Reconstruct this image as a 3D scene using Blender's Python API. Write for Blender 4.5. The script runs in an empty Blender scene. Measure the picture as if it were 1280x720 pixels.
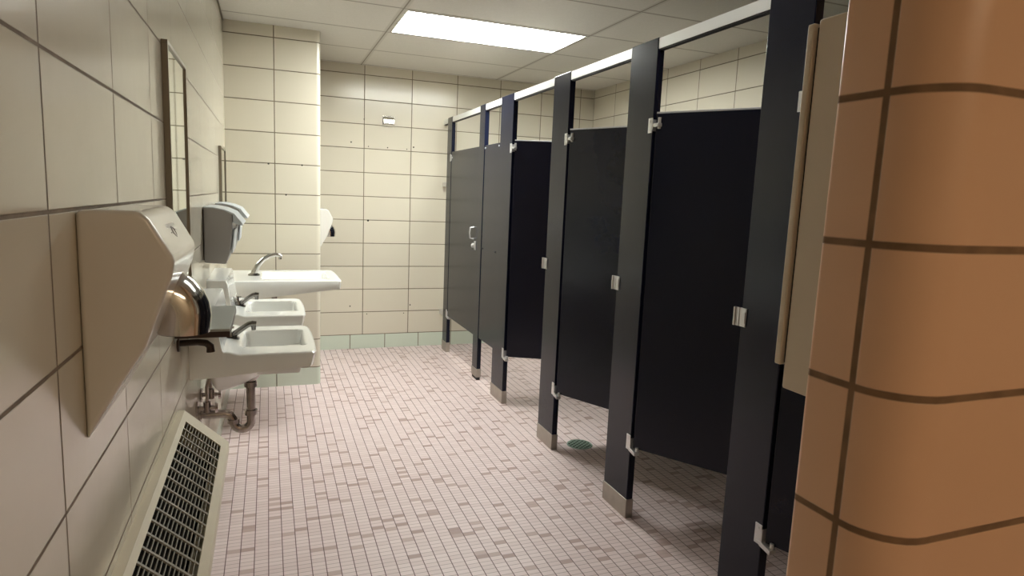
import bpy, bmesh, math, random
from mathutils import Vector, Matrix
random.seed(7)
C = bpy.context.scene.collection
XL, XP, XR, D, P, ZC = -.2603, 1.4685, 2.943, 5.688, 4.666, 2.440
T, H, ZB = .4064, .2032, .1281
YF = -1.9

# ------------------------------------------------------------------ materials
def newmat(n):
    m = bpy.data.materials.new(n); m.use_nodes = True
    return m, m.node_tree.nodes, m.node_tree.links, m.node_tree.nodes['Principled BSDF']

def simple(n, col, rough=.5, metal=0, coat=0, noise=0, nscale=30, bump=0, bscale=60, spec=.5):
    m, N, L, B = newmat(n)
    B.inputs['Base Color'].default_value = (*col, 1); B.inputs['Roughness'].default_value = rough
    B.inputs['Metallic'].default_value = metal; B.inputs['Coat Weight'].default_value = coat
    B.inputs['Specular IOR Level'].default_value = spec
    g = N.new('ShaderNodeNewGeometry')
    if noise:
        t = N.new('ShaderNodeTexNoise'); t.inputs['Scale'].default_value = nscale; t.inputs['Detail'].default_value = 4
        L.new(g.outputs['Position'], t.inputs['Vector'])
        r = N.new('ShaderNodeMapRange'); r.inputs[3].default_value = 1 - noise; r.inputs[4].default_value = 1 + noise
        L.new(t.outputs['Fac'], r.inputs[0])
        x = N.new('ShaderNodeVectorMath'); x.operation = 'SCALE'; x.inputs[0].default_value = col
        L.new(r.outputs[0], x.inputs['Scale']); L.new(x.outputs[0], B.inputs['Base Color'])
    if bump:
        t = N.new('ShaderNodeTexNoise'); t.inputs['Scale'].default_value = bscale; t.inputs['Detail'].default_value = 3
        L.new(g.outputs['Position'], t.inputs['Vector'])
        b = N.new('ShaderNodeBump'); b.inputs['Strength'].default_value = bump; b.inputs['Distance'].default_value = .002
        L.new(t.outputs['Fac'], b.inputs['Height']); L.new(b.outputs[0], B.inputs['Normal'])
    return m

class NG:
    """small helper to write node maths"""
    def __init__(s, N, L): s.N, s.L = N, L
    def m(s, op, a, b=None, c=None):
        n = s.N.new('ShaderNodeMath'); n.operation = op
        for i, v in enumerate((a, b, c)):
            if v is None: continue
            if isinstance(v, (int, float)): n.inputs[i].default_value = v
            else: s.L.new(v, n.inputs[i])
        return n.outputs[0]
    def mixc(s, f, a, b):
        n = s.N.new('ShaderNodeMix'); n.data_type = 'RGBA'
        for i, v in ((0, f), (6, a), (7, b)):
            if isinstance(v, tuple): n.inputs[i].default_value = (*v, 1)
            elif isinstance(v, (int, float)): n.inputs[i].default_value = v
            else: s.L.new(v, n.inputs[i])
        return n.outputs[2]
    def mixf(s, f, a, b):
        n = s.N.new('ShaderNodeMix'); n.data_type = 'FLOAT'
        for i, v in ((0, f), (2, a), (3, b)):
            if isinstance(v, (int, float)): n.inputs[i].default_value = v
            else: s.L.new(v, n.inputs[i])
        return n.outputs[0]
    def edge(s, u, size, g):
        """1 inside the tile, 0 on the joint; u in tile units"""
        f = s.m('FRACT', s.m('ADD', u, .5)); d = s.m('MULTIPLY', s.m('ABSOLUTE', s.m('SUBTRACT', f, .5)), size)
        n = s.N.new('ShaderNodeMapRange'); n.interpolation_type = 'SMOOTHSTEP'
        s.L.new(d, n.inputs[0]); n.inputs[1].default_value = g * .35; n.inputs[2].default_value = g * .65
        return n.outputs[0]
    def rand(s, a, b, w=0.0):
        v = s.N.new('ShaderNodeCombineXYZ'); s.L.new(a, v.inputs[0]); s.L.new(b, v.inputs[1]); v.inputs[2].default_value = w
        n = s.N.new('ShaderNodeTexWhiteNoise'); n.noise_dimensions = '3D'; s.L.new(v.outputs[0], n.inputs['Vector'])
        return n.outputs['Value']

def tile_mat(name, ux, uy, bx, by, col=(.665, .62, .51), base=(.60, .66, .555), grout=(.16, .13, .085), g=.0062, top_limit=None, rough=.2):
    m, N, L, B = newmat(name); G = NG(N, L)
    geo = N.new('ShaderNodeNewGeometry')
    p = N.new('ShaderNodeSeparateXYZ'); L.new(geo.outputs['Position'], p.inputs[0])
    n = N.new('ShaderNodeSeparateXYZ'); L.new(geo.outputs['True Normal'], n.inputs[0])
    face_x = G.m('GREATER_THAN', G.m('ABSOLUTE', n.outputs[0]), G.m('ABSOLUTE', n.outputs[1]))   # the wall faces +-X: joints run along Y
    u = G.mixf(face_x, G.m('DIVIDE', G.m('SUBTRACT', p.outputs[0], ux), T), G.m('DIVIDE', G.m('SUBTRACT', p.outputs[1], uy), T))
    ub = G.mixf(face_x, G.m('DIVIDE', G.m('SUBTRACT', p.outputs[0], bx), .306), G.m('DIVIDE', G.m('SUBTRACT', p.outputs[1], by), .306))
    v = G.m('DIVIDE', G.m('SUBTRACT', p.outputs[2], ZB), H)
    isb = G.m('LESS_THAN', v, 0.0)
    eu = G.mixf(isb, G.edge(u, T, g), G.edge(ub, .306, g))
    ev = G.edge(v, H, g)
    ev = G.m('MAXIMUM', ev, G.m('LESS_THAN', v, -.4))
    tile = G.m('MULTIPLY', eu, ev)
    r = G.rand(G.m('FLOOR', u), G.m('FLOOR', v))
    tint = G.mixc(r, tuple(c * .96 for c in col), tuple(min(1, c * 1.03) for c in col))
    ns = N.new('ShaderNodeTexNoise'); ns.inputs['Scale'].default_value = 3.2; ns.inputs['Detail'].default_value = 3; L.new(geo.outputs['Position'], ns.inputs['Vector'])
    tint = G.mixc(G.m('MULTIPLY', ns.outputs['Fac'], .28), tint, (col[0] * .9, col[1] * .87, col[2] * .82))
    c = G.mixc(isb, tint, base)
    gn = N.new('ShaderNodeTexNoise'); gn.inputs['Scale'].default_value = 25; L.new(geo.outputs['Position'], gn.inputs['Vector'])
    gc = G.mixc(gn.outputs['Fac'], tuple(x * .6 for x in grout), tuple(x * 1.5 for x in grout))
    c = G.mixc(tile, gc, c)
    L.new(c, B.inputs['Base Color'])
    L.new(G.mixf(tile, .85, rough), B.inputs['Roughness'])
    nb = N.new('ShaderNodeTexNoise'); nb.inputs['Scale'].default_value = 9; nb.inputs['Detail'].default_value = 2; L.new(geo.outputs['Position'], nb.inputs['Vector'])
    hgt = G.m('ADD', G.m('MULTIPLY', tile, 1.0), G.m('MULTIPLY', nb.outputs['Fac'], .35))
    hgt = G.m('ADD', hgt, G.m('MULTIPLY', G.rand(G.m('FLOOR', u), G.m('FLOOR', v), 3.0), .0))
    b = N.new('ShaderNodeBump'); b.inputs['Strength'].default_value = .6; b.inputs['Distance'].default_value = .003
    L.new(hgt, b.inputs['Height']); L.new(b.outputs[0], B.inputs['Normal'])
    return m

def floor_mat():
    m, N, L, B = newmat('mosaic floor'); G = NG(N, L)
    geo = N.new('ShaderNodeNewGeometry'); p = N.new('ShaderNodeSeparateXYZ'); L.new(geo.outputs['Position'], p.inputs[0])
    u = G.m('DIVIDE', G.m('SUBTRACT', p.outputs[0], -.0127), .0503)
    v = G.m('DIVIDE', p.outputs[1], .0254)
    eu = G.edge(u, .0503, .0034); ev = G.edge(v, .0254, .0030)
    fu, fv = G.m('FLOOR', G.m('ADD', u, .5)), G.m('FLOOR', G.m('ADD', v, .5))
    fu, fv = G.m('FLOOR', u), G.m('FLOOR', v)
    r = G.rand(fu, fv); r2 = G.rand(fu, fv, 5.0)
    ns = N.new('ShaderNodeTexNoise'); ns.inputs['Scale'].default_value = 2.2; ns.inputs['Detail'].default_value = 2; L.new(geo.outputs['Position'], ns.inputs['Vector'])
    light = G.mixc(r2, (.655, .525, .515), (.745, .625, .615))
    light = G.mixc(G.m('MULTIPLY', ns.outputs['Fac'], .5), light, (.72, .59, .57))
    dark = G.mixc(r2, (.40, .275, .25), (.54, .40, .37))
    c = G.mixc(G.m('LESS_THAN', r, .095), light, dark)
    c = G.mixc(ev, (.44, .35, .33), c)
    c = G.mixc(eu, (.17, .115, .11), c)
    L.new(c, B.inputs['Base Color']); 
    L.new(G.mixf(G.m('MULTIPLY', eu, ev), .9, .42), B.inputs['Roughness'])
    b = N.new('ShaderNodeBump'); b.inputs['Strength'].default_value = .4; b.inputs['Distance'].default_value = .001
    L.new(G.m('MULTIPLY', eu, ev), b.inputs['Height']); L.new(b.outputs[0], B.inputs['Normal'])
    return m

def ceil_mat():
    m, N, L, B = newmat('ceiling tiles'); G = NG(N, L)
    geo = N.new('ShaderNodeNewGeometry'); p = N.new('ShaderNodeSeparateXYZ'); L.new(geo.outputs['Position'], p.inputs[0])
    u = G.m('DIVIDE', G.m('SUBTRACT', p.outputs[0], .742), 1.205); v = G.m('DIVIDE', G.m('SUBTRACT', p.outputs[1], 3.855), .6)
    e1 = G.m('MULTIPLY', G.edge(u, 1.205, .040), G.edge(v, .6, .026))       # tee bars
    e2 = G.m('MULTIPLY', G.edge(u, 1.205, .009), G.edge(v, .6, .009))
    ns = N.new('ShaderNodeTexNoise'); ns.inputs['Scale'].default_value = 90; ns.inputs['Detail'].default_value = 5; L.new(geo.outputs['Position'], ns.inputs['Vector'])
    r = G.rand(G.m('FLOOR', u), G.m('FLOOR', v))
    c = G.mixc(ns.outputs['Fac'], (.66, .64, .58), (.77, .75, .69))
    c = G.mixc(G.m('MULTIPLY', r, .25), c, (.63, .62, .56))
    c = G.mixc(e1, (.60, .58, .52), c)
    c = G.mixc(e2, (.30, .275, .23), c)
    L.new(c, B.inputs['Base Color']); B.inputs['Roughness'].default_value = .85
    b = N.new('ShaderNodeBump'); b.inputs['Strength'].default_value = .3; b.inputs['Distance'].default_value = .002
    L.new(G.m('ADD', ns.outputs['Fac'], G.m('MULTIPLY', e1, 1.0)), b.inputs['Height']); L.new(b.outputs[0], B.inputs['Normal'])
    return m

M = dict(
    left=tile_mat('glazed tile left', 0, 1.782, 0, 1.5, grout=(.22, .175, .13), g=.0055, rough=.16),
    back=tile_mat('glazed tile back', .7735, 0, .972, 0),
    column=tile_mat('glazed tile column', .045, .3 + P - .006, .043, P),
    right=tile_mat('glazed tile right', 0, 4.045, 0, 4.1),
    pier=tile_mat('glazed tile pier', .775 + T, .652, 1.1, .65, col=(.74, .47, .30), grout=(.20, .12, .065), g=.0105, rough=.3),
    floor=floor_mat(), ceil=ceil_mat(),
    paint=simple('navy black enamel', (.005, .0068, .018), .24, noise=.12, nscale=4, bump=.05, bscale=160, spec=.33),
    strip=simple('pale edge strip', (.62, .62, .64), .4, .3),
    alu=simple('anodised aluminium', (.90, .92, .91), .32, .35),
    steel=simple('brushed steel', (.36, .37, .35), .5, .9, bump=.1, bscale=90),
    shoe=simple('stainless shoe', (.42, .385, .34), .42, .8, noise=.15, nscale=25),
    chrome=simple('chrome', (.72, .71, .69), .12, 1),
    bracket=simple('zinc bracket', (.62, .62, .62), .32, .7),
    darkchrome=simple('dull faucet metal', (.20, .19, .18), .22, 1),
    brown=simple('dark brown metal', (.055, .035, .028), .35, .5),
    pipe=simple('tarnished pipe', (.42, .375, .35), .22, .95, noise=.35, nscale=30),
    china=simple('white china', (.88, .885, .85), .12, coat=.5),
    enamel=simple('white enamel', (.74, .72, .67), .22, coat=.4),
    plastic=simple('grey plastic', (.35, .34, .33), .35),
    plasticlight=simple('pale blue grey plastic', (.55, .60, .64), .3),
    heater=simple('beige heater enamel', (.68, .615, .475), .4, noise=.06, nscale=6),
    black=simple('dark void', (.010, .009, .007), .9, spec=.05),
    station=simple('beige moulded plastic', (.64, .57, .46), .5, noise=.05, nscale=5),
    drain=simple('green grey cast metal', (.22, .30, .24), .5, .3, noise=.3, nscale=60),
    rubber=simple('black rubber', (.01, .01, .01), .6),
    hole=simple('screw hole', (.03, .025, .02), .9),
)
def mirror_mat():
    m, N, L, B = newmat('mirror glass'); B.inputs['Base Color'].default_value = (.80, .84, .78, 1)
    B.inputs['Metallic'].default_value = 1; B.inputs['Roughness'].default_value = .03; return m
M['mirror'] = mirror_mat()
M['spoutmetal'] = simple('grey chrome', (.40, .385, .365), .2, 1)
M['frame'] = simple('mirror frame steel', (.26, .23, .18), .35, .8)
def emit(n, col, s):
    m, N, L, B = newmat(n); B.inputs['Base Color'].default_value = (.8, .8, .8, 1)
    B.inputs['Emission Color'].default_value = (*col, 1); B.inputs['Emission Strength'].default_value = s; return m
M['lamp'] = emit('fluorescent diffuser', (.97, 1, .95), 27.0)
M['fillnear'] = emit('added fill diffuser near', (.97, 1, .97), 1.5)  # weak unseen panel, added to fill the near end with light
M['fillwarm'] = emit('added warm fill diffuser', (1, .78, .54), 5.6)  # unseen panel, added for warm light on the pier and entrance

# ------------------------------------------------------------------ mesh builder
class MB:
    def __init__(s): s.bm = bmesh.new()
    def box(s, x0, x1, y0, y1, z0, z1):
        vs = [s.bm.verts.new(p) for p in ((x0,y0,z0),(x1,y0,z0),(x1,y1,z0),(x0,y1,z0),(x0,y0,z1),(x1,y0,z1),(x1,y1,z1),(x0,y1,z1))]
        for f in ((0,3,2,1),(4,5,6,7),(0,1,5,4),(1,2,6,5),(2,3,7,6),(3,0,4,7)): s.bm.faces.new([vs[i] for i in f])
        return s
    def prism(s, prof, y0, y1, axis='Y'):
        """profile of (a,z) pairs extruded along Y (a = x) or X (a = y) or Z (pairs are x,y)"""
        def pt(a, z, t): return {'Y': (a, t, z), 'X': (t, a, z), 'Z': (a, z, t)}[axis]
        A = [s.bm.verts.new(pt(a, z, y0)) for a, z in prof]; Bv = [s.bm.verts.new(pt(a, z, y1)) for a, z in prof]
        s.bm.faces.new(A); s.bm.faces.new(Bv[::-1]); n = len(prof)
        for i in range(n): s.bm.faces.new([A[i], Bv[i], Bv[(i+1) % n], A[(i+1) % n]])
        return s
    def tube(s, pts, r, seg=14, cap=True):
        pts = [Vector(p) for p in pts]; rs = r if isinstance(r, (list, tuple)) else [r] * len(pts)
        rings = []; prev = None
        for i, p in enumerate(pts):
            t = (pts[min(i+1, len(pts)-1)] - pts[max(i-1, 0)]).normalized()
            if prev is None:
                a = Vector((0, 0, 1)) if abs(t.z) < .9 else Vector((1, 0, 0)); n = t.cross(a).normalized()
            else:
                n = (prev - t * prev.dot(t)).normalized()
            prev = n; b = t.cross(n)
            rings.append([s.bm.verts.new(p + rs[i] * (math.cos(2*math.pi*k/seg) * n + math.sin(2*math.pi*k/seg) * b)) for k in range(seg)])
        for A, Bv in zip(rings, rings[1:]):
            for k in range(seg): s.bm.faces.new([A[k], A[(k+1) % seg], Bv[(k+1) % seg], Bv[k]])
        if cap: s.bm.faces.new(rings[0][::-1]); s.bm.faces.new(rings[-1])
        return s
    def xform(s, mat): bmesh.ops.transform(s.bm, matrix=mat, verts=s.bm.verts); return s
    def build(s, name, mat, parent=None, bevel=0, seg=2, smooth=38, subsurf=0):
        bmesh.ops.recalc_face_normals(s.bm, faces=s.bm.faces)
        if parent is not None:
            r = parent
            while r.parent: r = r.parent
            bmesh.ops.translate(s.bm, verts=s.bm.verts, vec=-Vector(r.location))
        for f in s.bm.faces: f.smooth = True
        for e in s.bm.edges:
            if len(e.link_faces) == 2 and e.calc_face_angle(0) > math.radians(smooth): e.smooth = False
        me = bpy.data.meshes.new(name); s.bm.to_mesh(me); s.bm.free()
        me.materials.append(M[mat] if isinstance(mat, str) else mat)
        o = bpy.data.objects.new(name, me); C.objects.link(o)
        if parent is not None: o.parent = parent
        if bevel:
            b = o.modifiers.new('bevel', 'BEVEL'); b.width = bevel; b.segments = seg; b.limit_method = 'ANGLE'; b.angle_limit = math.radians(35); b.harden_normals = False
            w = o.modifiers.new('wn', 'WEIGHTED_NORMAL'); w.keep_sharp = False
        if subsurf:
            q = o.modifiers.new('sub', 'SUBSURF'); q.levels = q.render_levels = subsurf
        return o
def arc(c, r, a0, a1, n, plane='XZ', k=0):
    out = []
    for i in range(n + 1):
        a = math.radians(a0 + (a1 - a0) * i / n); u, v = c[0] + r * math.cos(a), c[1] + r * math.sin(a)
        out.append({'XZ': (u, k, v), 'YZ': (k, u, v), 'XY': (u, v, k)}[plane])
    return out
def cyl(mb, p, q, r, seg=20): return mb.tube([p, q], r, seg)
def thing(name, loc, label, cat, group=None, rz=0):
    o = bpy.data.objects.new(name, None); C.objects.link(o); o.location = loc; o.rotation_euler.z = rz
    o.empty_display_size = .1; o['label'] = label; o['category'] = cat
    if group: o['group'] = group
    return o
def tag(o, label, cat, group=None):
    o['label'] = label; o['category'] = cat
    if group: o['group'] = group
    return o
def dup(root, loc, label, rz=None, group=None):
    r = root.copy(); C.objects.link(r); r.location = loc; r['label'] = label
    if rz is not None: r.rotation_euler.z = rz
    if group: r['group'] = group
    for ch in list(root.children):
        c = ch.copy(); C.objects.link(c); c.parent = r
        for g in ch.children:
            d = g.copy(); C.objects.link(d); d.parent = c
    return r
def struct(name, mb, mat, **k):
    o = mb.build(name, mat, **k); o['kind'] = 'structure'; return o

# ------------------------------------------------------------------ the room
struct('floor', MB().box(XL-.1, XR+.1, YF-.1, D+.1, -.1, 0), 'floor')
# ceiling in strips leaving openings for the three recessed fixtures
LX0, LX1 = .762, 1.937
fix = [(3.877, 4.433), (1.477, 2.033), (-1.523, -.967)]
mb = MB()
mb.box(XL-.1, LX0, YF-.1, D+.1, ZC, ZC+.1).box(LX1, XR+.1, YF-.1, D+.1, ZC, ZC+.1)
ys = [YF-.1, fix[2][0], fix[2][1], fix[1][0], fix[1][1], fix[0][0], fix[0][1], D+.1]
for a, b in zip(ys[::2], ys[1::2]): mb.box(LX0, LX1, a, b, ZC, ZC+.1)
struct('ceiling', mb, 'ceil')
struct('wall_left', MB().box(XL-.1, XL, YF-.1, D+.1, 0, ZC), 'left')
struct('wall_back', MB().box(XL, XR+.1, D, D+.1, 0, ZC), 'back')
struct('wall_right', MB().box(XR, XR+.1, YF-.1, D, 0, ZC), 'right')
struct('wall_front', MB().box(XL, XR, YF-.1, YF, 0, ZC), 'back')
def round_rect(x0, x1, y0, y1, rad):
    """rad: radii for corners (x0,y0),(x1,y0),(x1,y1),(x0,y1)"""
    out = []
    for (cx, cy, sx, sy, r, a0) in ((x0, y0, 1, 1, rad[0], 180), (x1, y0, -1, 1, rad[1], 270), (x1, y1, -1, -1, rad[2], 0), (x0, y1, 1, -1, rad[3], 90)):
        if r <= 0: out.append((cx, cy)); continue
        for i in range(9):
            a = math.radians(a0 + 90 * i / 8); out.append((cx + sx*r + r*math.cos(a), cy + sy*r + r*math.sin(a)))
    return out
struct('wall_column', MB().prism(round_rect(XL, .3415, P, D, (0, .030, 0, 0)), 0, ZC, 'Z'), 'column')
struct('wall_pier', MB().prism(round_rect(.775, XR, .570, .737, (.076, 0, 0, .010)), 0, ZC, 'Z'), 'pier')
wb = bpy.data.objects['wall_back']
for x, z, r in [(.665,1.80,.0042),(.81,1.773,.003),(.974,1.773,.0035),(1.142,1.771,.003),(1.201,1.792,.0045),(.813,1.14,.006),(.664,.385,.004),(1.197,.386,.0042),(.81,.311,.003),(1.14,.311,.003),(.771,1.998,.003)]:
    h = cyl(MB(), (x, D-.0005, z), (x, D+.002, z), r*1.5, 12).build('screw_hole', 'hole'); h.parent = wb
wc = bpy.data.objects['wall_column']
for x, z in [(.005,1.547),(.219,1.549),(.115,1.345)]:
    h = cyl(MB(), (x, P-.0005, z), (x, P+.002, z), .006, 12).build('screw_hole', 'hole'); h.parent = wc
struct('trim_1', MB().box(XL, XL+.008, YF, P, ZC-.010, ZC), 'frame')

# recessed ceiling fixtures
def fixture(y0, y1, lamp, label):
    t = thing('ceiling_light', (LX0, y0, ZC), label, 'ceiling light', 'recessed fluorescent ceiling lights')
    mb = MB()
    mb.box(LX0, LX1, y0, y0+.012, ZC-.003, ZC+.09).box(LX0, LX1, y1-.012, y1, ZC-.003, ZC+.09)
    mb.box(LX0, LX0+.012, y0+.012, y1-.012, ZC-.003, ZC+.09).box(LX1-.012, LX1, y0+.012, y1-.012, ZC-.003, ZC+.09)
    mb.build('light_frame', 'enamel', t)
    MB().box(LX0+.014, LX1-.014, y0+.014, y1-.014, ZC+.040, ZC+.05).build('diffuser', lamp, t)
    return t
fixture(*fix[0], 'lamp', 'bright rectangular fluorescent panel glowing in the ceiling near the back wall')
fixture(*fix[1], 'fillnear', 'unseen ceiling panel added to light the near end of the stalls')
fixture(*fix[2], 'fillwarm', 'unseen warm toned ceiling panel added to light the entrance end')

# ------------------------------------------------------------------ toilet partition
TH = .032
part = thing('toilet_partition', (XP, 3.1, 0), 'long row of dark navy toilet stalls with doors, posts and silver top rail', 'toilet stall partition')
ZP = 2.050
pil = {'wall': (5.405, 5.545), 'p0': (4.505, 4.628), 'p1': (3.932, 4.166), 'p2': (3.108, 3.312), 'p3': (2.305, 2.510), 'p4': (1.500, 1.687), 'p5': (.742, .880)}
def hinge(par, yh, top):
    """bracket on the near edge of a pilaster, arm reaching to the door"""
    mb = MB()
    if top:
        mb.box(XP-.004, XP, yh-.001, yh+.028, 1.675, 1.735)
        mb.box(XP-.004, XP+TH, yh-.005, yh-.001, 1.682, 1.728)
        mb.box(XP-.002, XP+.018, yh-.040, yh-.005, 1.698, 1.712)
        mb.tube([(XP-.006, yh+.014, 1.724), (XP-.004, yh+.014, 1.724)], .006, 8).tube([(XP-.006, yh+.014, 1.686), (XP-.004, yh+.014, 1.686)], .006, 8)
        mb.tube([(XP+.012, yh-.030, 1.69), (XP+.012, yh-.030, 1.735)], .007, 10)
    else:
        mb.box(XP-.004, XP, yh-.001, yh+.028, .318, .385)
        mb.box(XP-.004, XP+TH, yh-.005, yh-.001, .318, .372)
        mb.prism([(yh+.02, .328), (yh+.0, .316), (yh-.045, .308), (yh-.045, .322), (yh+.0, .332)], XP-.006, XP+.02, 'X')
        mb.tube([(XP+.012, yh-.035, .305), (XP+.012, yh-.035, .34)], .007, 10)
        mb.tube([(XP-.006, yh+.014, .372), (XP-.004, yh+.014, .372)], .006, 8)
    o = mb.build('hinge', 'bracket', par, bevel=.0015); o['label'] = 'silver hinge bracket'
def keeper(par, yf):
    mb = MB(); z0, z1 = .998, 1.060
    mb.box(XP-.004, XP, yf-.026, yf+.004, z0, z1)
    mb.box(XP-.004, XP+.020, yf+.001, yf+.005, z0, z1)
    mb.box(XP-.012, XP-.004, yf+.020, yf+.026, z0, z1)
    mb.box(XP-.006, XP-.002, yf+.004, yf+.024, z0, z1)
    mb.box(XP-.007, XP-.004, yf-.024, yf-.012, z0+.012, z1-.012)
    o = mb.build('strike_keeper', 'bracket', par, bevel=.001); o['label'] = 'silver latch keeper'
for k, (a, b) in pil.items():
    zb = .075
    o = MB().box(XP, XP+TH, a, b, zb, ZP).build('pilaster', 'paint', part, bevel=.003)
    e = .003
    zs = .0 if k != 'p0' else .022
    s = MB().box(XP-e, XP+TH+e, a-e, b+e, zs, .088).build('shoe', 'shoe', o, bevel=.003); s['label'] = 'stainless steel floor shoe'
    if k == 'p0': MB().box(XP+.003, XP+TH-.003, a+.003, b-.003, 0, .024).build('foot', 'rubber', o)['label'] = 'black foot below the raised shoe'
    if k in ('p1', 'p2', 'p3', 'p4'): hinge(o, a, True); hinge(o, a, False)
    if k in ('p2', 'p3', 'p4'): keeper(o, b)
    if k == 'wall':
        hinge(o, a, True); hinge(o, a, False)
        MB().box(XP+.004, XP+.03, b, D, 1.46, 1.50).build('wall_bracket', 'bracket', o, bevel=.001)
        MB().box(XP+.004, XP+.03, b, D, .30, .34).build('wall_bracket', 'bracket', o, bevel=.001)
# head rail: an aluminium channel seen between the pilasters
ends = [D, 5.545, 5.405, 4.628, 4.505, 4.166, 3.932, 3.312, 3.108, 2.510, 2.305, 1.687, 1.5, .88, .742]
for a, b in zip(ends[1::1], ends[0::1]):
    if (a, b) in [(x[0], x[1]) for x in pil.values()]: continue
    a2, b2 = a, b
    mb = MB().prism([(XP+.003, ZP-.004), (XP+TH-.002, ZP-.004), (XP+TH-.002, ZP-.044), (XP+TH-.006, ZP-.044), (XP+TH-.006, ZP-.040), (XP+.007, ZP-.040), (XP+.007, ZP-.044), (XP+.003, ZP-.044)], a2, b2)
    hr = mb.build('headrail', 'alu', part); hr['label'] = 'silver aluminium head rail'
    MB().box(XP+.006, XP+TH-.004, a2, b2, ZP-.050, ZP-.043).build('rail_shade_strip', 'rubber', hr)['label'] = 'black strip for the shade under the rail'  # dark strip puts in the shade of the rail's underside
Z0, Z1 = .330, 1.755
def door(yh, w, ang, strip=True, latch='in', near_side=True):
    """hinged at yh, closed it runs toward -Y; ang opens it into the stall (+X)"""
    th = .026
    R = Matrix.Translation((XP+.012, yh, 0)) @ Matrix.Rotation(math.radians(ang), 4, 'Z') @ Matrix.Translation((-XP-.012, -yh, 0))
    # panel occupies y in [yh-w, yh-.008], front face at XP+.002
    d = MB().box(XP+.002, XP+.002+th, yh-w, yh-.008, Z0, Z1-.004 if strip else Z1).xform(R).build('door', 'paint', part, bevel=.002)
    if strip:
        MB().box(XP+.002, XP+.002+th, yh-w, yh-.008, Z1-.0042, Z1+.003).xform(R).build('edge_strip', 'strip', d, bevel=.001)['label'] = 'pale top edge'  # thin pale strip along the top of the door
    return d, R
# far door, closed, with pull handle and latch
d1, R = door(5.405, .775, 0, strip=False)
mb = MB(); xh, yc = XP-.026, 4.70
mb.tube([(XP+.002, yc-.0, 1.155), (xh, yc, 1.15), (xh-.004, yc, 1.11), (xh, yc, 1.07), (XP+.002, yc, 1.065)], .0055, 10)
mb.build('pull_handle', 'bracket', d1)['label'] = 'small chrome pull handle'
cyl(cyl(MB(), (XP+.002, 4.692, 1.015), (XP-.010, 4.692, 1.015), .018), (XP-.010, 4.692, 1.015), (XP-.016, 4.692, 1.015), .009).build('latch', 'bracket', d1)['label'] = 'round chrome latch'
MB().box(XP-.010, XP+.001, 4.628, 4.648, .985, 1.05).build('strike_keeper', 'bracket', d1, bevel=.001)
# narrow fixed panel between two pilasters
f2 = MB().box(XP+.004, XP+.028, 4.170, 4.500, Z0, Z1).build('filler_panel', 'paint', part, bevel=.002)
for yy, zz in ((4.188, 1.735), (4.188, 1.01), (4.484, 1.01), (4.484, 1.735)):
    cyl(MB(), (XP+.005, yy, zz), (XP-.001, yy, zz), .006, 10).build('panel_bolt', 'bracket' if zz > 1.5 else 'rubber', f2)
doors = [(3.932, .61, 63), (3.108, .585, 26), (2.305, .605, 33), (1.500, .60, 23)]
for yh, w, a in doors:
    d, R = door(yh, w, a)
    yc = yh - w + .045
    cyl(MB(), (XP+.002, yc, 1.03), (XP-.008, yc, 1.03), .016).xform(R).build('latch', 'bracket', d)['label'] = 'round chrome latch'
# dividing panels between the stalls
for yy in (4.05, 3.21, 2.41, 1.60):
    MB().box(XP+TH+.006, XR-.004, yy-.0125, yy+.0125, Z0, Z1).build('divider_panel', 'paint', part, bevel=.002)
    MB().box(XR-.004, XR, yy-.03, yy+.03, .4, 1.70).build('wall_bracket', 'bracket', part)

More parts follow.
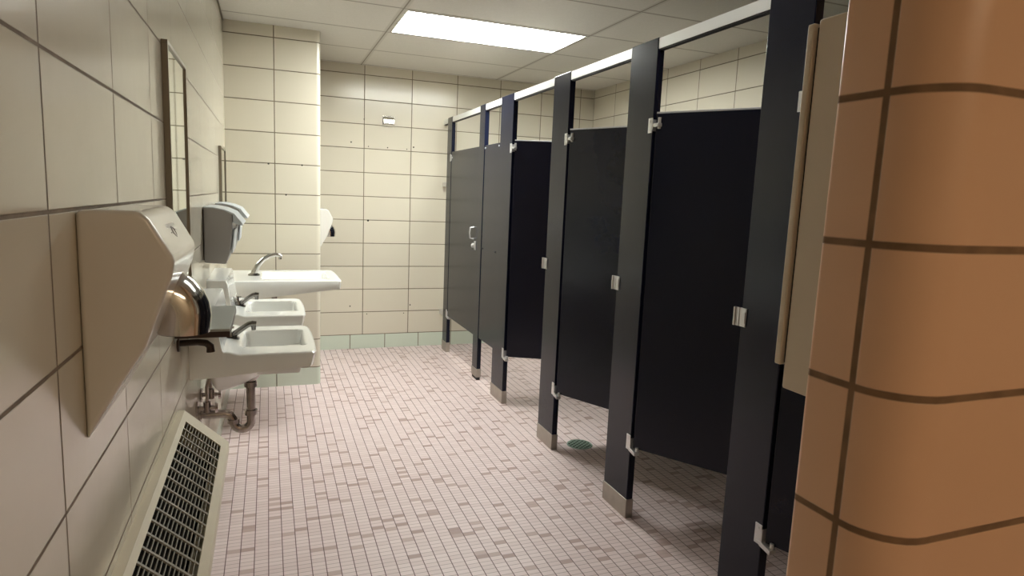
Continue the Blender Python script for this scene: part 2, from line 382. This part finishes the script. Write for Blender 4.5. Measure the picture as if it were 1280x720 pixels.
# ------------------------------------------------------------------ sinks
def smooth(t): t = max(0, min(1, t)); return t * t * (3 - 2 * t)
def sink(loc, depth, width, rim, basin, label, back=.155, wedge=None, group='wall hung white sinks'):
    """local frame: x away from the wall, y along it, z = rim height"""
    t = thing('wall_sink', loc, label, 'sink', group)
    x0, y0 = loc[0], loc[1]
    nu, nv = 64, 60
    bm = bmesh.new(); top = []; bot = []
    bx0, bx1, by0, by1, bd = basin
    for i in range(nu + 1):
        u = i / nu; rt_, rb_ = [], []
        # crowd samples toward the back so the splash stays crisp
        for j in range(nv + 1):
            v = j / nv
            d = u * depth; w = v * width
            # front edge bows out, corners rounded
            s = abs(2 * v - 1)
            cut = (.022 * smooth((s - .86) / .14) + .010 * s * s) * (1 if v > .5 else .45)
            d2 = d * (1 - cut / depth)
            z = rim
            if back:
                z += back * smooth((.108 - d2) / .030) * (1 - .0 * s)
                z += .012 * smooth((.165 - d2) / .05)
            edge = min(w, width - w, depth - d)
            z -= .006 * (1 - smooth(edge / .008))
            m = smooth((d2 - bx0) / .03) * smooth((bx1 - d2) / .02) * smooth((w - by0) / .02) * smooth((by1 - w) / .02)
            z -= bd * m
            rt_.append(bm.verts.new((x0 + d2, y0 + w, z)))
            # underside
            if wedge:
                zb_ = rim - wedge[0] - (wedge[1] - wedge[0]) * (1 - u)
                bowl = 0
            else:
                zb_ = rim - .056 - .026 * smooth((.42 - d2) / .42)
                bowl = .105 * smooth((min(w, width - w) - .05) / (width * .30)) * smooth((depth - .01 - d2) / .33) * smooth((d2 - .02) / .06)
            ins = 1 - .04
            xx = x0 + d2 - .012 * u * (1 if wedge is None else .4)
            yy = y0 + width / 2 + (w - width / 2) * .995
            rb_.append(bm.verts.new((xx, yy, zb_ - bowl)))
        top.append(rt_); bot.append(rb_)
    for i in range(nu):
        for j in range(nv):
            bm.faces.new([top[i][j], top[i+1][j], top[i+1][j+1], top[i][j+1]])
            bm.faces.new([bot[i][j], bot[i][j+1], bot[i+1][j+1], bot[i+1][j]])
    ring = [(i, 0) for i in range(nu)] + [(nu, j) for j in range(nv)] + [(i, nv) for i in range(nu, 0, -1)] + [(0, j) for j in range(nv, 0, -1)]
    for (a, b), (c, e) in zip(ring, ring[1:] + ring[:1]): bm.faces.new([top[a][b], bot[a][b], bot[c][e], top[c][e]])
    mb = MB(); mb.bm.free(); mb.bm = bm
    mb.build('basin', 'china', t, smooth=60)
    cx, cy = x0 + (bx0 + bx1) / 2 - .02, y0 + width / 2
    cyl(MB(), (cx, cy, rim - bd - .002), (cx, cy, rim - bd + .003), .024, 24).build('drain_ring', 'chrome', t)
    return t, cx, cy
def plumbing(t, x0, cx, cy, zt):
    """tailpiece, P-trap, wall flange and the two angle stops"""
    r = .017
    mb = MB()
    zb = .47
    path = [(cx, cy, zt), (cx, cy, zb)] + [(cx - .032 + .032*math.cos(math.radians(a)), cy, zb + .032*math.sin(math.radians(a))) for a in range(-15, -181, -15)]
    path += [(cx - .068, cy, zb+.012), (cx - .078, cy, zb+.028), (cx - .095, cy, zb+.035), (x0+.002, cy, zb+.037)]
    mb.tube(path, r, 16)
    tr = mb.build('trap', 'pipe', t)
    mb = MB()
    mb.bm.free()
    for z in (zt - .012, .505): MB().tube([(cx, cy, z - .01), (cx, cy, z + .01)], .024, 12).build('slip_nut', 'pipe', tr)
    MB().tube([(cx-.064, cy, zb-.004), (cx-.064, cy, zb+.012)], .024, 12).build('slip_nut', 'pipe', tr)
    MB().tube([(x0+.001, cy, zb+.037), (x0+.010, cy, zb+.037)], .034, 18).build('wall_flange', 'pipe', tr)
    MB().tube([(cx, cy, zt+.0), (cx, cy, zt+.028)], [.02, .04], 20).build('drain_cup', 'pipe', tr)
    for s in (-1, 1):
        y = cy + s * .085
        mb = MB()
        mb.tube([(x0+.001, y, .56), (x0+.008, y, .56)], .028, 16)
        mb.tube([(x0+.005, y, .56), (x0+.06, y, .56)], .009, 10)
        mb.tube([(x0+.038, y, .545), (x0+.038, y, .585)], .013, 12)
        mb.tube([(x0+.038, y, .585), (x0+.038, y+.002, .64), (x0+.055, y-s*.012, .70), (x0+.085, cy+s*.05, .735)], .006, 8)
        v = mb.build('supply_valve', 'pipe', t)
        mb = MB().tube([(x0+.058, y, .56), (x0+.070, y, .56)], .0075, 8)
        mb.tube([(x0+.066, y, .56), (x0+.076, y, .56)], [.020, .016], 10)
        mb.build('valve_handle', 'pipe', v)
def faucet(t, x, y, z, style=0):
    f = MB(); 
    f.tube([(x, y, z-.004), (x, y, z+.006), (x, y, z+.012)], [.034, .033, .022], 24)
    f.tube([(x, y, z+.01), (x, y, z+.028)], [.018, .014], 16)
    base = f.build('faucet_base', 'darkchrome', t)
    f = MB()
    if style == 0:
        f.tube([(x-.002, y, z+.006), (x+.012, y, z+.018), (x+.050, y, z+.046), (x+.066, y, z+.056), (x+.080, y, z+.059), (x+.094, y, z+.058)], [.013, .0125, .0105, .0105, .011, .010], 14)
        f.tube([(x+.084, y, z+.056), (x+.084, y, z+.034)], [.010, .0085], 14)
        f.build('spout', 'darkchrome', t)
        h = MB().tube([(x-.006, y, z+.020), (x-.008, y, z+.042), (x-.008, y, z+.052)], [.010, .012, .008], 14)
        h.tube([(x-.008, y-.022, z+.046), (x-.008, y+.022, z+.046)], .005, 8).tube([(x-.030, y, z+.046), (x+.014, y, z+.046)], .005, 8)
        h.build('faucet_handle', 'chrome', t)
    else:
        f.tube([(x, y, z+.006), (x+.010, y, z+.035), (x+.028, y, z+.068), (x+.055, y, z+.098), (x+.090, y, z+.118), (x+.125, y, z+.127), (x+.148, y, z+.122), (x+.158, y, z+.112)], [.019, .018, .0165, .015, .0135, .0125, .012, .010], 16)
        f.tube([(x+.150, y, z+.116), (x+.150, y, z+.098)], .009, 12)
        f.build('spout', 'spoutmetal', t)
def full_sink(y, label):
    t, cx, cy = sink((XL, y, 0), .426, .50, .800, (.160, .388, .118, .405, .115), label)
    plumbing(t, XL, XL+.188, cy, .632)
    faucet(t, -.142, cy, .803)
    return t
s1 = full_sink(2.395, 'nearest white wall-hung sink, its pipes and trap showing above the wall heater')
s2 = dup(s1, (XL, 3.125, 0), 'middle white wall-hung sink, between the nearest one and the wide deep one')
t3, cx, cy = sink((XL, 3.905, 0), .672, .54, .856, (.22, .60, .10, .44, .05), 'wide deep white sink with curved spout, in front of the tiled column', back=.0, wedge=(.052, .125))
faucet(t3, -.085, cy, .857, 1)
MB().tube([(cx-.1, cy, .80), (cx-.1, cy, .56), (cx-.16, cy, .52), (XL+.002, cy, .52)], .017, 14).build('trap', 'pipe', t3)

# ------------------------------------------------------------------ hand dryers
def dryer(loc, rz, label):
    t = thing('hand_dryer', (0, 0, 0), label, 'hand dryer', 'white hand dryers with chrome nozzles')
    W = .305
    prof = [(0, -.350), (0, -.002), (.020, 0), (.080, 0), (.094, -.012), (.127, -.072), (.122, -.100), (.084, -.207), (.050, -.262)]
    MB().prism(prof, 0, W).build('housing', 'enamel', t, bevel=.008, seg=3)
    c = W * .55
    f = MB()
    path = [(.050, c, -.150), (.075, c, -.148)] + [(.075 + .040*math.sin(math.radians(a)), c, -.190 + .040*math.cos(math.radians(a)) + .002) for a in range(15, 91, 15)] + [(.114, c, -.218)]
    f.tube(path, [.050, .050] + [.048]*6 + [.046], 28)
    f.build('nozzle', 'chrome', t)
    cyl(MB(), (.114, c, -.2185), (.114, c, -.2195), .040, 24).build('nozzle_opening', 'rubber', t)
    # raised push button and a small badge on the sloping front
    n = Vector((.056, 0, .027)).normalized()
    R = Matrix.Translation((.1075, c-.02, -.040)) @ Matrix.Rotation(math.atan2(.027, .056) * -1, 4, 'Y')
    MB().box(-.001, .0012, -.045, .045, -.016, .016).xform(R).build('badge', 'badge', t, bevel=.001)['label'] = 'pale grey badge'
    R2 = R @ Matrix.Translation((.0014, 0, 0))
    g = MB().tube([(0, .012*math.cos(a*math.pi/8), .009*math.sin(a*math.pi/8)) for a in range(17)], .0014, 6)
    g.tube([(0, -.034, 0), (0, -.018, 0)], .0012, 6).tube([(0, .018, .003), (0, .034, .003)], .0012, 6).xform(R2)
    g.build('badge_mark', 'plastic', t)
    t.location = loc; t.rotation_euler.z = rz
    return t
M['badge'] = simple('badge film', (.50, .50, .50), .3)
dr = dryer((XL, 1.085, 1.348), 0, 'large white hand dryer in the left foreground beside the near mirror')
dup(dr, (.3415, 5.13, 1.243), 'white hand dryer poking out from the far side of the tiled column')

# ------------------------------------------------------------------ mirrors
def mirror(y0, y1, z0, z1, label):
    t = thing('wall_mirror', (XL, y0, z0), label, 'mirror', 'steel framed wall mirrors')
    d, fw = .016, .011
    MB().box(XL, XL+.011, y0+fw, y1-fw, z0+fw, z1-fw).build('mirror_glass', 'mirror', t)
    mb = MB().box(XL, XL+d, y0, y1, z0, z0+fw).box(XL, XL+d, y0, y1, z1-fw, z1).box(XL, XL+d, y0, y0+fw, z0+fw, z1-fw).box(XL, XL+d, y1-fw, y1, z0+fw, z1-fw)
    mb.build('mirror_frame', 'frame', t, bevel=.001)
mirror(1.982, 2.400, 1.07, 1.767, 'tall steel framed mirror above the white hand dryer and steel shelf')
mirror(4.045, 4.460, 1.00, 1.612, 'smaller looking steel framed mirror farther back, next to the tiled column')

# ------------------------------------------------------------------ grey dispensers
def dispenser(y, label):
    t = thing('paper_towel_dispenser', (XL, 0, 0), label, 'dispenser', 'grey wall dispensers')
    w = .34
    body = [(XL+.004, 1.060), (XL+.004, 1.296), (XL+.040, 1.296), (XL+.085, 1.286), (XL+.117, 1.272), (XL+.117, 1.24), (XL+.112, 1.17), (XL+.103, 1.10), (XL+.088, 1.054)]
    MB().prism(body, 0, w).build('body', 'plastic', t, bevel=.004)
    MB().box(XL, XL+.004, .012, w-.012, 1.07, 1.285).build('back_plate', 'rubber', t)
    lid = [(XL+.004, 1.298), (XL+.040, 1.298), (XL+.086, 1.289), (XL+.124, 1.273), (XL+.160, 1.226), (XL+.156, 1.222), (XL+.120, 1.232), (XL+.118, 1.268), (XL+.085, 1.284), (XL+.040, 1.293), (XL+.004, 1.293)]
    MB().prism(lid, -.004, w+.004).build('lid', 'plasticlight', t, bevel=.001)['label'] = 'pale blue grey sloping lid'
    MB().prism([(XL+.119, 1.20), (XL+.124, 1.20), (XL+.114, 1.10), (XL+.108, 1.10)], .03, w-.03).build('front_window', 'plasticlight', t)
    t.location = (XL, y, 0)
    for ch in t.children: pass
    return t
dp = dispenser(3.0, 'grey wall dispenser with sloping lid, the nearer of two above the sinks')
dup(dp, (XL, 3.675, 0), 'grey wall dispenser mostly hidden behind the nearer identical dispenser')

# ------------------------------------------------------------------ steel shelf, elbow spout
t = thing('metal_shelf', (XL, 2.035, .95), 'grey stainless steel shelf on the left wall between hand dryer and nearest sink', 'shelf')
MB().box(XL+.003, XL+.150, 2.035, 2.44, .962, .970).build('shelf_plate', 'steel', t, bevel=.001)
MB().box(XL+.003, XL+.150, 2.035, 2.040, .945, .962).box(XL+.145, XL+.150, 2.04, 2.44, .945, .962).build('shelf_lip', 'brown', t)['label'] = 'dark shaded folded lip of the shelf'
MB().box(XL, XL+.003, 2.035, 2.44, .93, .985).build('shelf_flange', 'steel', t)
t = thing('wall_spout', (XL, 2.12, .91), 'dark brown metal elbow spout sticking out of the wall below the shelf', 'spout')
MB().tube([(XL+.004, 2.12, .912), (XL+.055, 2.12, .914), (XL+.078, 2.12, .910), (XL+.089, 2.12, .900), (XL+.090, 2.12, .882)], [.010, .010, .0105, .0115, .0125], 14).build('spout_tube', 'brown', t)
MB().tube([(XL, 2.12, .912), (XL+.006, 2.12, .912)], .026, 20).build('wall_flange', 'brown', t)

# ------------------------------------------------------------------ wall heater
YH0, YH1 = .80, 2.075
t = thing('wall_heater', (XL, YH0, .3), 'beige metal wall heater with black slotted grille on the left wall near the floor', 'heater')
a, b = Vector((XL+.018, 0, .716)), Vector((-.1235, 0, .606))
sl = (b - a); Ls = sl.length; sd = sl.normalized(); nn = Vector((-sd.z, 0, sd.x)); 
if nn.z < 0: nn = -nn
def on(s_, y, h): p = a + sd * s_ + nn * h; return (p.x, y, p.z)
def slab(mb, s0, s1, y0, y1, h0, h1):
    vs = [mb.bm.verts.new(on(s, y, h)) for h in (h0, h1) for s, y in ((s0, y0), (s1, y0), (s1, y1), (s0, y1))]
    for f in ((0,3,2,1),(4,5,6,7),(0,1,5,4),(1,2,6,5),(2,3,7,6),(3,0,4,7)): mb.bm.faces.new([vs[i] for i in f])
g0, g1, gy0, gy1 = .016, Ls-.022, YH0+.07, YH1-.072
mb = MB()
slab(mb, 0, g0, YH0, YH1, -.004, 0); slab(mb, g1, Ls, YH0, YH1, -.004, 0); slab(mb, g0, g1, YH0, gy0, -.004, 0); slab(mb, g0, g1, gy1, YH1, -.004, 0)
mb.box(XL, XL+.019, YH0, YH1, .706, .7165)
mb.prism([(-.1235, .606), (-.1215, .600), (-.1215, .578), (-.127, .574), (-.160, .574), (-.160, .580), (-.130, .580), (-.130, .600)], YH0, YH1)
for yy in (YH0, YH1-.004): mb.prism([(XL, .716), (XL+.018, .712), (-.1255, .604), (-.1255, .576), (-.160, .570), (-.165, .30), (XL, .30)], yy, yy+.004)
mb.prism([(-.160, .580), (-.160, .574), (-.166, .30), (-.172, .30), (-.166, .58)], YH0, YH1)
mb.build('casing', 'heater', t)
mb = MB(); n = int(round((gy1 - gy0) / .055))
for i in range(1, n): y = gy0 + (gy1 - gy0) * i / n; slab(mb, g0, g1, y-.0035, y+.0035, -.004, -.0005)
m_ = 13
for i in range(1, m_): s_ = g0 + (g1 - g0) * i / m_; slab(mb, s_-.0009, s_+.0009, gy0, gy1, -.005, -.0015)
M['grillebar'] = simple('grille bars', (.27, .25, .20), .4)
mb.build('grille', 'grillebar', t)
mb = MB(); slab(mb, g0-.004, g1+.004, gy0-.01, gy1+.01, -.064, -.06); mb.build('inner_duct', 'black', t)
MB().box(XL, -.172, YH0+.006, YH1-.006, .31, .55).build('heating_core', 'black', t)

# ------------------------------------------------------------------ beige wall unit behind the pier, chrome bracket, drain
t = thing('baby_changing_station', (.84, .737, 1.07), 'tall beige plastic fold-down wall unit behind the right hand tiled pier', 'changing station')
MB().box(.838, 1.40, .737, .846, 1.080, 1.697).build('back_shell', 'station', t, bevel=.004, seg=2)
MB().box(.834, 1.404, .851, .865, 1.120, 1.692).build('fold_down_tray', 'station', t, bevel=.003, seg=2)
MB().box(.842, 1.39, .846, .850, 1.125, 1.685).build('gap_seal', 'rubber', t)
MB().tube([(1.10, .87, 1.60), (1.10, .885, 1.60), (1.18, .885, 1.60), (1.18, .87, 1.60)], .006, 8).build('handle', 'station', t)

t = thing('wall_bracket_plate', (.98, D, 2.0), 'small shiny chrome bracket high on the back wall', 'bracket')
MB().box(.925, 1.030, D-.006, D, 1.965, 2.038).build('plate', 'chrome', t, bevel=.002)
MB().prism([(D-.006, 2.032), (D-.030, 2.008), (D-.032, 1.975), (D-.028, 1.972), (D-.024, 2.002), (D-.006, 2.022)], .932, 1.022, 'X').build('hook_lip', 'chrome', t)
MB().box(.926, 1.026, D-.020, D-.001, 1.955, 1.965).build('lower_ledge', 'frame', t)

t = thing('floor_drain', (1.66, 3.135, 0), 'round green grey floor drain inside the open stall doorway', 'floor drain')
cx, cy, rr = 1.66, 3.135, .070
mb = MB(); seg = 40
ro = [mb.bm.verts.new((cx+rr*1.06*math.cos(2*math.pi*k/seg), cy+rr*1.06*math.sin(2*math.pi*k/seg), .001)) for k in range(seg)]
r1 = [mb.bm.verts.new((cx+rr*1.03*math.cos(2*math.pi*k/seg), cy+rr*1.03*math.sin(2*math.pi*k/seg), .004)) for k in range(seg)]
r2 = [mb.bm.verts.new((cx+rr*.94*math.cos(2*math.pi*k/seg), cy+rr*.94*math.sin(2*math.pi*k/seg), .004)) for k in range(seg)]
r3 = [mb.bm.verts.new((cx+rr*.93*math.cos(2*math.pi*k/seg), cy+rr*.93*math.sin(2*math.pi*k/seg), .001)) for k in range(seg)]
for A, Bq in ((ro, r1), (r1, r2), (r2, r3)):
    for k in range(seg): mb.bm.faces.new([A[k], A[(k+1) % seg], Bq[(k+1) % seg], Bq[k]])
mb.build('rim', 'drain', t)
cyl(MB(), (cx, cy, .0003), (cx, cy, .001), rr*.95, 40).build('drain_pan', 'black', t)
mb = MB()
for k in range(-3, 4):
    q = k * .0205
    if abs(q) < rr*.93:
        h = math.sqrt((rr*.94)**2 - q*q)
        for ang in (35, 125):
            c_, s_ = math.cos(math.radians(ang)), math.sin(math.radians(ang))
            o_ = .0028
            cs = [(cx + (q+a_)*c_ - b_*s_, cy + (q+a_)*s_ + b_*c_) for a_, b_ in ((-o_, -h), (o_, -h), (o_, h), (-o_, h))]
            mb.prism(cs, .0022 if ang == 35 else .0021, .0030 if ang == 35 else .0029, 'Z')
mb.build('grate', 'drain', t)

# ------------------------------------------------------------------ camera, world, view
cam = bpy.data.cameras.new('camera'); co = bpy.data.objects.new('camera', cam); C.objects.link(co)
rt = Vector((0.93486978, -0.35254548, 0.04159538)); up = Vector((0.01085401, 0.14550551, 0.9892979)); fw = Vector((0.35482486, 0.92441324, -0.13985523))
m4 = Matrix.Identity(4)
for i in range(3): m4[i][0] = rt[i]; m4[i][1] = up[i]; m4[i][2] = -fw[i]
m4.translation = Vector((0, 0, 1.3904))
co.matrix_world = m4
cam.sensor_width = 36; cam.lens = 799.97 / 1280 * 36; cam.clip_start = .02
sc = bpy.context.scene; sc.camera = co
w = bpy.data.worlds.new('world'); sc.world = w; w.use_nodes = True
w.node_tree.nodes['Background'].inputs[0].default_value = (.8, .8, .75, 1); w.node_tree.nodes['Background'].inputs[1].default_value = .2
sc.view_settings.view_transform = 'Standard'; sc.view_settings.look = 'None'; sc.view_settings.gamma = 1
sc.view_settings.use_curve_mapping = False; sc.view_settings.exposure = 0.75
